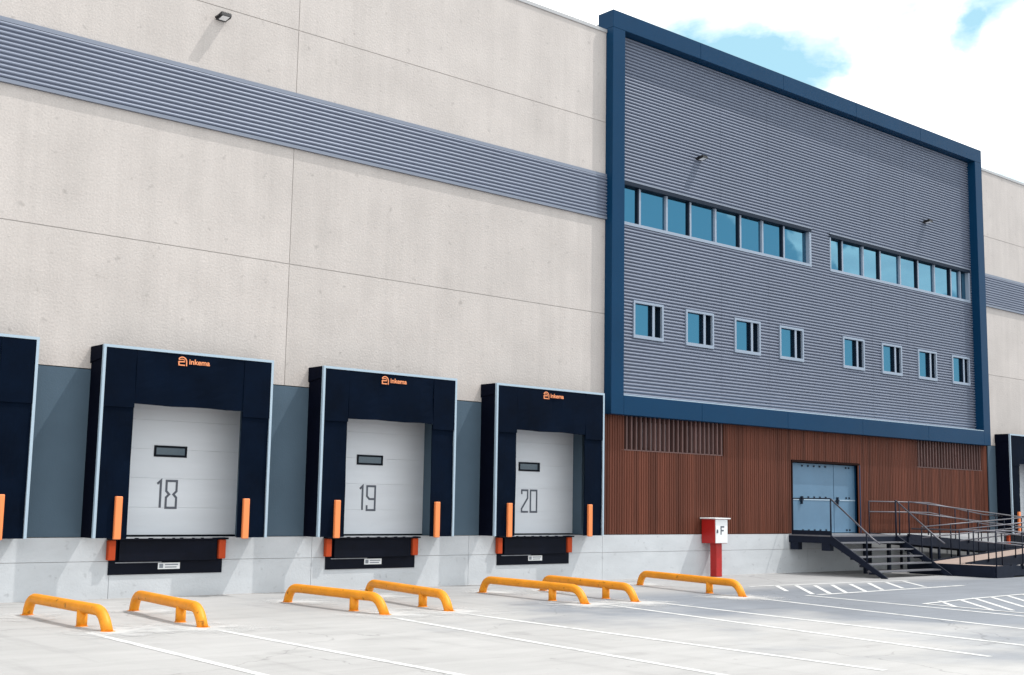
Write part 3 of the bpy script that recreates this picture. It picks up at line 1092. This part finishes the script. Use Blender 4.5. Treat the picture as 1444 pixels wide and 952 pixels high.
dock(docks[0], "black dock shelter cut off by the left edge of the photo",
     "blank white sectional door hidden at the left edge behind the cut-off dock shelter",
     "black dock leveller under the cut-off dock shelter at the left edge", None)
dock(docks[1], "leftmost whole black dock shelter, with the floodlight high on the wall above it",
     "white sectional door marked 18, leftmost of the three numbered doors", "leftmost whole black dock leveller, in the plinth under door 18", "18")
dock(docks[2], "middle one of the three whole black dock shelters, around door 19",
     "white sectional door marked 19, between the two other numbered doors", "middle one of the three whole black dock levellers, under door 19", "19")
dock(docks[3], "black dock shelter touching the brown slats and the navy frame",
     "white sectional door marked 20, the one nearest the brown slats", "black dock leveller nearest the brown slats and the red cabinet", "20")
dock(dock21, "black dock shelter at the right edge, beyond the office block and the ramp",
     "white sectional door at the right edge beyond the office block", "black dock leveller at the right edge behind the access ramp", None)


# ------------------------------------------------------------------ floodlights
def floodlight(x, z, y, size, tilt, label):
    t = thing("floodlight", label, "floodlight", (x, y, z), "wall floodlights")
    w, d, h = size
    br = boxes((x - 0.05, x + 0.05, y - 0.02, y, z - 0.04, z + 0.06), (x - w / 2 - 0.025, x - w / 2 - 0.005, y - d * 0.75, y - 0.02, z - 0.015, z + 0.015),
               (x + w / 2 + 0.005, x + w / 2 + 0.025, y - d * 0.75, y - 0.02, z - 0.015, z + 0.015),
               (x - w / 2 - 0.025, x + w / 2 + 0.025, y - 0.04, y - 0.021, z - 0.015, z + 0.015))
    obj("bracket", br, "lampblack", t)
    R_ = Matrix.Translation((x, y - d * 0.55, z)) @ Matrix.Rotation(tilt, 4, 'X')
    bm = boxes((-w / 2, w / 2, -d / 2, d / 2, -h / 2, h / 2))
    for i in range(6):
        xx = -w / 2 + w * (i + 0.5) / 6
        box(bm, xx - 0.006, xx + 0.006, -d * 0.42, d * 0.42, h / 2, h / 2 + 0.03)
    bm.transform(R_)
    obj("housing", bm, "lampblack", t)
    bm = boxes((-w / 2 + 0.03, w / 2 - 0.03, -d / 2 + 0.025, d / 2 - 0.05, -h / 2 - 0.004, -h / 2 + 0.01))
    bm.transform(R_)
    obj("lamp_glass", bm, "lampglass", t)


floodlight(10.98, 11.21, 0.0, (0.21, 0.25, 0.06), math.radians(-8), "black floodlight with pale glass high on the beige wall above door 18")
floodlight(25.42, 11.22, YC - 0.02, (0.20, 0.24, 0.05), math.radians(-8), "small black floodlight on the ribbed cladding above the left ribbon window")
floodlight(36.88, 11.32, YC - 0.02, (0.20, 0.24, 0.05), math.radians(-8), "small black floodlight on the ribbed cladding above the right ribbon window")


# ------------------------------------------------------------------ orange wheel guides
def arc_path(pts, rad, n=5):
    """round the corners of a polyline"""
    P = [Vector(p) for p in pts]
    out = [P[0]]
    for i in range(1, len(P) - 1):
        a = (P[i - 1] - P[i]).normalized()
        b = (P[i + 1] - P[i]).normalized()
        p0, p1 = P[i] + a * rad, P[i] + b * rad
        for k in range(n + 1):
            t = k / n
            out.append((1 - t) ** 2 * p0 + 2 * t * (1 - t) * P[i] + t * t * p1)
    out.append(P[-1])
    return out


guides = [((7.09, -2.35), (7.12, -5.25), "orange wheel guide nearest the left edge of the yard"),
          ((8.74, -2.45), (8.45, -5.38), "orange wheel guide in front of door 18, second from the left"),
          ((11.73, -2.15), (11.80, -5.05), "orange wheel guide right of door 18, left one of the middle pair"),
          ((13.72, -1.75), (13.10, -5.05), "orange wheel guide in front of door 19, right one of the middle pair"),
          ((16.42, -1.90), (16.20, -5.12), "orange wheel guide right of door 19, its near end overlapping the next"),
          ((17.90, -2.10), (17.42, -5.22), "orange wheel guide in front of door 20, half behind its neighbour"),
          ((21.22, -1.75), (20.38, -5.40), "orange wheel guide nearest the red cabinet, rightmost of the row")]
for (fa, nb, lab) in guides:
    a, b = Vector((*fa, 0)), Vector((*nb, 0))
    L = (b - a).length
    t = (b - a) / L
    g = thing("wheel_guide", lab, "wheel guide", ((a + b) / 2)[:], "orange wheel guides before the docks")
    bm = bmesh.new()
    H = 0.265
    r = 0.077
    pts = arc_path([a + Vector((0, 0, -0.02)), a + t * 0.10 + Vector((0, 0, H)), b - t * 0.20 + Vector((0, 0, H)), b + Vector((0, 0, -0.02))], 0.20, 6)
    tube(bm, pts, r, 14)
    obj("bar", bm, "yellow", g)
    bm = bmesh.new()
    q = a + t * (L * 0.70)
    tube(bm, [q + Vector((0, 0, -0.02)), q + Vector((0, 0, H - 0.03))], r * 0.97, 12)
    obj("leg", bm, "yellow", g)
    for q, s_ in ((a, 0.105), (q, 0.09), (b, 0.105)):
        bm = bmesh.new()
        bmesh.ops.create_cone(bm, cap_ends=True, segments=14, radius1=s_, radius2=s_ * 0.95, depth=0.010)
        bm.transform(Matrix.Translation((q.x, q.y, 0.0055)))
        obj("base_plate", bm, "yellow", g)
    # cement wash at both feet
    for q, sx_, sy_ in ((a, 1.0, 0.9), (b, 1.15, 1.2)):
        bm = bmesh.new()
        n = 28
        ring = [bm.verts.new((1.25 * math.cos(2 * math.pi * i / n), 1.25 * math.sin(2 * math.pi * i / n), 0)) for i in range(n)]
        bm.faces.new(ring)
        me = bpy.data.meshes.new("cement_splash")
        bm.to_mesh(me); bm.free()
        me.materials.append(M["splash"])
        o = bpy.data.objects.new("cement_splash", me)
        C.objects.link(o)
        o.parent = ground
        o.location = (q.x + random.uniform(-.3, .3), q.y - 0.1 + random.uniform(-.2, .2), 0.0085 + 0.0005 * random.random())
        o.scale = (sx_, sy_, 1)
        o.rotation_euler = (0, 0, random.uniform(0, 6))

# ------------------------------------------------------------------ red hydrant cabinet on its post
h = thing("hydrant_cabinet", "red cabinet on a red post with a white door marked F", "hydrant cabinet", (25.66, -0.28, 0))
hx0, hx1, hy0, hy1, hz0, hz1 = 25.40, 25.90, -0.48, -0.03, 0.86, 1.49
obj("post", bevel(boxes((25.56, 25.79, -0.40, -0.18, 0.0, hz0)), 0.012), "red", h)
obj("cabinet_box", bevel(boxes((hx0, hx1, hy0, hy1, hz0, hz1)), 0.01), "red", h)
bm = bmesh.new()
prism_yz(bm, [(hy0 - 0.07, hz1 + 0.001), (hy1, hz1 + 0.001), (hy1, hz1 + 0.035), (hy0 - 0.07, hz1 + 0.03)], hx0 - 0.06, hx1 + 0.06)
obj("lid", bm, "white", h)
dr = obj("cabinet_door", bevel(boxes((hx0 + 0.015, hx1 - 0.01, hy0 - 0.025, hy0 - 0.001, hz0 + 0.012, hz1 - 0.012)), 0.006), "white", h)
bm = bmesh.new()
fx, fz = hx0 + 0.22, hz0 + 0.23
stroke_boxes(bm, [(fx, fz), (fx, fz + 0.20), (fx + 0.13, fz + 0.20)], 0.038, hy0 - 0.030, hy0 - 0.024)
stroke_boxes(bm, [(fx + 0.019, fz + 0.105), (fx + 0.11, fz + 0.105)], 0.036, hy0 - 0.030, hy0 - 0.024)
obj("letter", bm, "print", dr)
obj("lock", boxes((hx0 + 0.05, hx0 + 0.095, hy0 - 0.04, hy0 - 0.024, hz0 + 0.27, hz0 + 0.36)), "print", dr)

# ------------------------------------------------------------------ steel stairs up to the blue door
st = thing("steel_staircase", "dark steel staircase with landing before the blue door", "staircase", (30.8, -1.6, 0))
sx0, sx1 = 29.17, 32.45
ZPL = 1.08
YPL = -1.40
RISE, GO = 0.18, 0.28
obj("landing_plate", boxes((sx0, 33.0, YPL, -0.02, ZPL - 0.035, ZPL)), "tread", st)
obj("landing_frame", boxes((sx0, sx0 + 0.05, YPL, -0.02, ZPL - 0.22, ZPL - 0.036), (sx0 + .05, 33.0, YPL, YPL + 0.05, ZPL - 0.22, ZPL - 0.036),
                           (sx0 + .05, 33.0, -0.07, -0.02, ZPL - 0.22, ZPL - 0.036)), "steel", st)
for y0, y1 in ((-0.32, -0.06), (-1.36, -1.10)):
    obj("bracket", boxes((sx0 + 0.01, sx0 + 0.20, y0, y1, ZPL - 0.42, ZPL - 0.221)), "steel", st)
for xx, yy in ((32.2, -1.3), (31.0, -1.3), (32.8, -0.2)):
    obj("leg", boxes((xx, xx + 0.09, yy, yy + 0.09, 0, ZPL - 0.221)), "steel", st)
for i in range(5):
    z = ZPL - RISE * (i + 1)
    y = YPL - GO * i
    tr = obj("tread", boxes((sx0 + 0.052, sx1 - 0.052, y - GO - 0.01, y + 0.01, z - 0.035, z)), "tread", st)
    obj("riser_bracket", boxes((sx0 + 0.052, sx0 + 0.10, y - GO * .8, y - 0.02, z - 0.09, z - 0.036), (sx1 - 0.10, sx1 - 0.052, y - GO * .8, y - .02, z - 0.09, z - 0.036)), "steel", tr)
for xa in (sx0, sx1 - 0.05):
    bm = bmesh.new()
    yb = YPL - GO * 6
    prism_yz(bm, [(YPL + 0.001, ZPL + 0.01), (YPL + 0.001, ZPL - 0.24), (yb + 0.12, 0.0), (yb - 0.06, 0.0), (yb - 0.02, 0.05)], xa, xa + 0.05)
    obj("stringer", bm, "steel", st)
# guard rail on the open side of the landing
bm = bmesh.new()
xg = sx0 + 0.03
tube(bm, [(xg, -0.12, ZPL), (xg, -0.12, ZPL + 1.0), (xg, YPL, ZPL + 1.0), (xg, YPL, ZPL - 0.1)], 0.024, 8)
obj("guard_rail", bm, "steel", st)
obj("toe_board", boxes((xg - 0.012, xg + 0.012, YPL, -0.1, ZPL + 0.001, ZPL + 0.12)), "steel", st)
for xg, dz in ((sx0 + 0.03, 0), (sx1 - 0.03, 0)):
    sl = RISE / GO
    bm = bmesh.new()
    y2 = YPL - 1.28
    tube(bm, [(xg, YPL, ZPL + 1.0), (xg, y2, ZPL + 1.0 - sl * 1.28 * 1.25), (xg, y2 - 0.25, ZPL + 1.0 - sl * (1.28 * 1.25 + .25))], 0.022, 8)
    obj("handrail", bm, "rail", st)
    bm = bmesh.new()
    yp = YPL - 1.12
    tube(bm, [(xg, yp, ZPL - sl * 1.12 - 0.12), (xg, yp, ZPL + 1.0 - sl * 1.12 * 1.25)], 0.022, 8)
    obj("rail_post", bm, "steel", st)
bm = bmesh.new()
tube(bm, [(sx1 - 0.03, YPL, ZPL - 0.1), (sx1 - 0.03, YPL, ZPL + 1.0)], 0.024, 8)
obj("rail_post", bm, "steel", st)

# ------------------------------------------------------------------ zigzag access ramp beside the stairs
rp = thing("access_ramp", "dark steel zigzag access ramp with double handrails right of the stairs", "ramp", (36.5, -2.2, 0))


def flight(xa, za, xb, zb, y0, y1, deck_m="deck"):
    """sloped deck from (xa, za) to (xb, zb) between y0 (near) and y1 (far), with edge beams"""
    bm = bmesh.new()
    prism_xz(bm, [(xa, za - 0.05), (xb, zb - 0.05), (xb, zb), (xa, za)], y0 + 0.051, y1 - 0.051)
    obj("deck_plate", bm, deck_m, rp)
    for ya in (y0, y1 - 0.05):
        bm = bmesh.new()
        prism_xz(bm, [(xa, max(za - 0.26, 0)), (xb, max(zb - 0.26, 0)), (xb, zb + 0.04), (xa, za + 0.04)], ya, ya + 0.05)
        obj("edge_beam", bm, "steel", rp)
    n = max(2, int(abs(xb - xa) / 1.6))
    for i in range(n + 1):
        t = i / n
        xx, zz = xa + (xb - xa) * t, za + (zb - za) * t
        for ya in (y0 + 0.025, y1 - 0.025):
            if zz > 0.25:
                obj("leg", boxes((xx - 0.035, xx + 0.035, ya - 0.03, ya + 0.03, 0, zz - 0.20)), "steel", rp)


def rails(pts, y, heights=(0.97, 0.66), step=1.55):
    for hh in heights:
        bm = bmesh.new()
        tube(bm, [(x_, y, z_ + hh) for x_, z_ in pts], 0.019, 8)
        obj("handrail", bm, "rail", rp)
    xa, xb = pts[0][0], pts[-1][0]
    n = max(1, round(abs(xb - xa) / step))
    for i in range(n + 1):
        xx = xa + (xb - xa) * i / n
        for (p, q) in zip(pts, pts[1:]):
            lo, hi = min(p[0], q[0]), max(p[0], q[0])
            if lo - 1e-6 <= xx <= hi + 1e-6:
                zz = p[1] + (q[1] - p[1]) * (xx - p[0]) / (q[0] - p[0])
                break
        bm = bmesh.new()
        tube(bm, [(xx, y, zz - 0.05), (xx, y, zz + heights[0])], 0.019, 6)
        obj("rail_post", bm, "steel", rp)


SL = 0.06
XE = 39.75
ZE = ZPL - SL * (XE - 33.0)
flight(33.001, ZPL - 0.005, XE, ZE, -1.45, -0.12)
obj("landing", boxes((XE + .001, XE + 1.5, -3.0, -0.12, ZE - 0.06, ZE)), "deck", rp)
obj("landing_beam", boxes((XE + 1.501, XE + 1.55, -3.0, -0.12, ZE - 0.2, ZE + 0.04), (XE + .001, XE + 1.5, -3.05, -3.001, ZE - 0.2, ZE + .04)), "steel", rp)
for xx, yy in ((XE + 0.1, -2.9), (XE + 1.4, -2.9), (XE + 1.4, -0.3)):
    obj("leg", boxes((xx - .04, xx + .04, yy - .04, yy + .04, 0, ZE - 0.061)), "steel", rp)
XC, ZC = 33.55, ZE - SL * (XE - 33.55)
flight(XC, ZC, XE, ZE, -2.95, -1.70)
obj("landing", boxes((32.62, XC - .001, -4.3, -1.70, ZC - 0.05, ZC)), "deck", rp)
obj("landing_beam", boxes((32.57, 32.619, -4.3, -1.70, 0.0, ZC + 0.02), (32.62, XC, -4.35, -4.301, 0.0, ZC + .02)), "steel", rp)
flight(XC + .001, ZC, XC + ZC / SL, 0.012, -4.3, -3.05)
# double handrails along every flight
rails([(32.95, ZPL), (36.3, ZPL), (XE, ZE + 0.05), (XE + 1.45, ZE)], -0.16)
rails([(33.0, ZPL), (XE, ZE)], -1.47)
rails([(XC - 0.4, ZC), (XE, ZE), (XE + 1.45, ZE)], -2.97)
rails([(XC - 0.3, ZC + .05), (XE, ZE)], -1.72)
rails([(32.66, ZC), (XC, ZC), (XC + ZC / SL, 0.02)], -4.32)
rails([(XC + 0.2, ZC), (XC + ZC / SL, 0.02)], -3.07)
bm = bmesh.new()
tube(bm, [(32.66, -4.32, ZC + 0.97), (32.66, -1.75, ZC + 0.97)], 0.022, 8)
tube(bm, [(XE + 1.45, -2.97, ZE + 0.97), (XE + 1.45, -0.16, ZE + 0.97)], 0.022, 8)
obj("handrail", bm, "rail", rp)
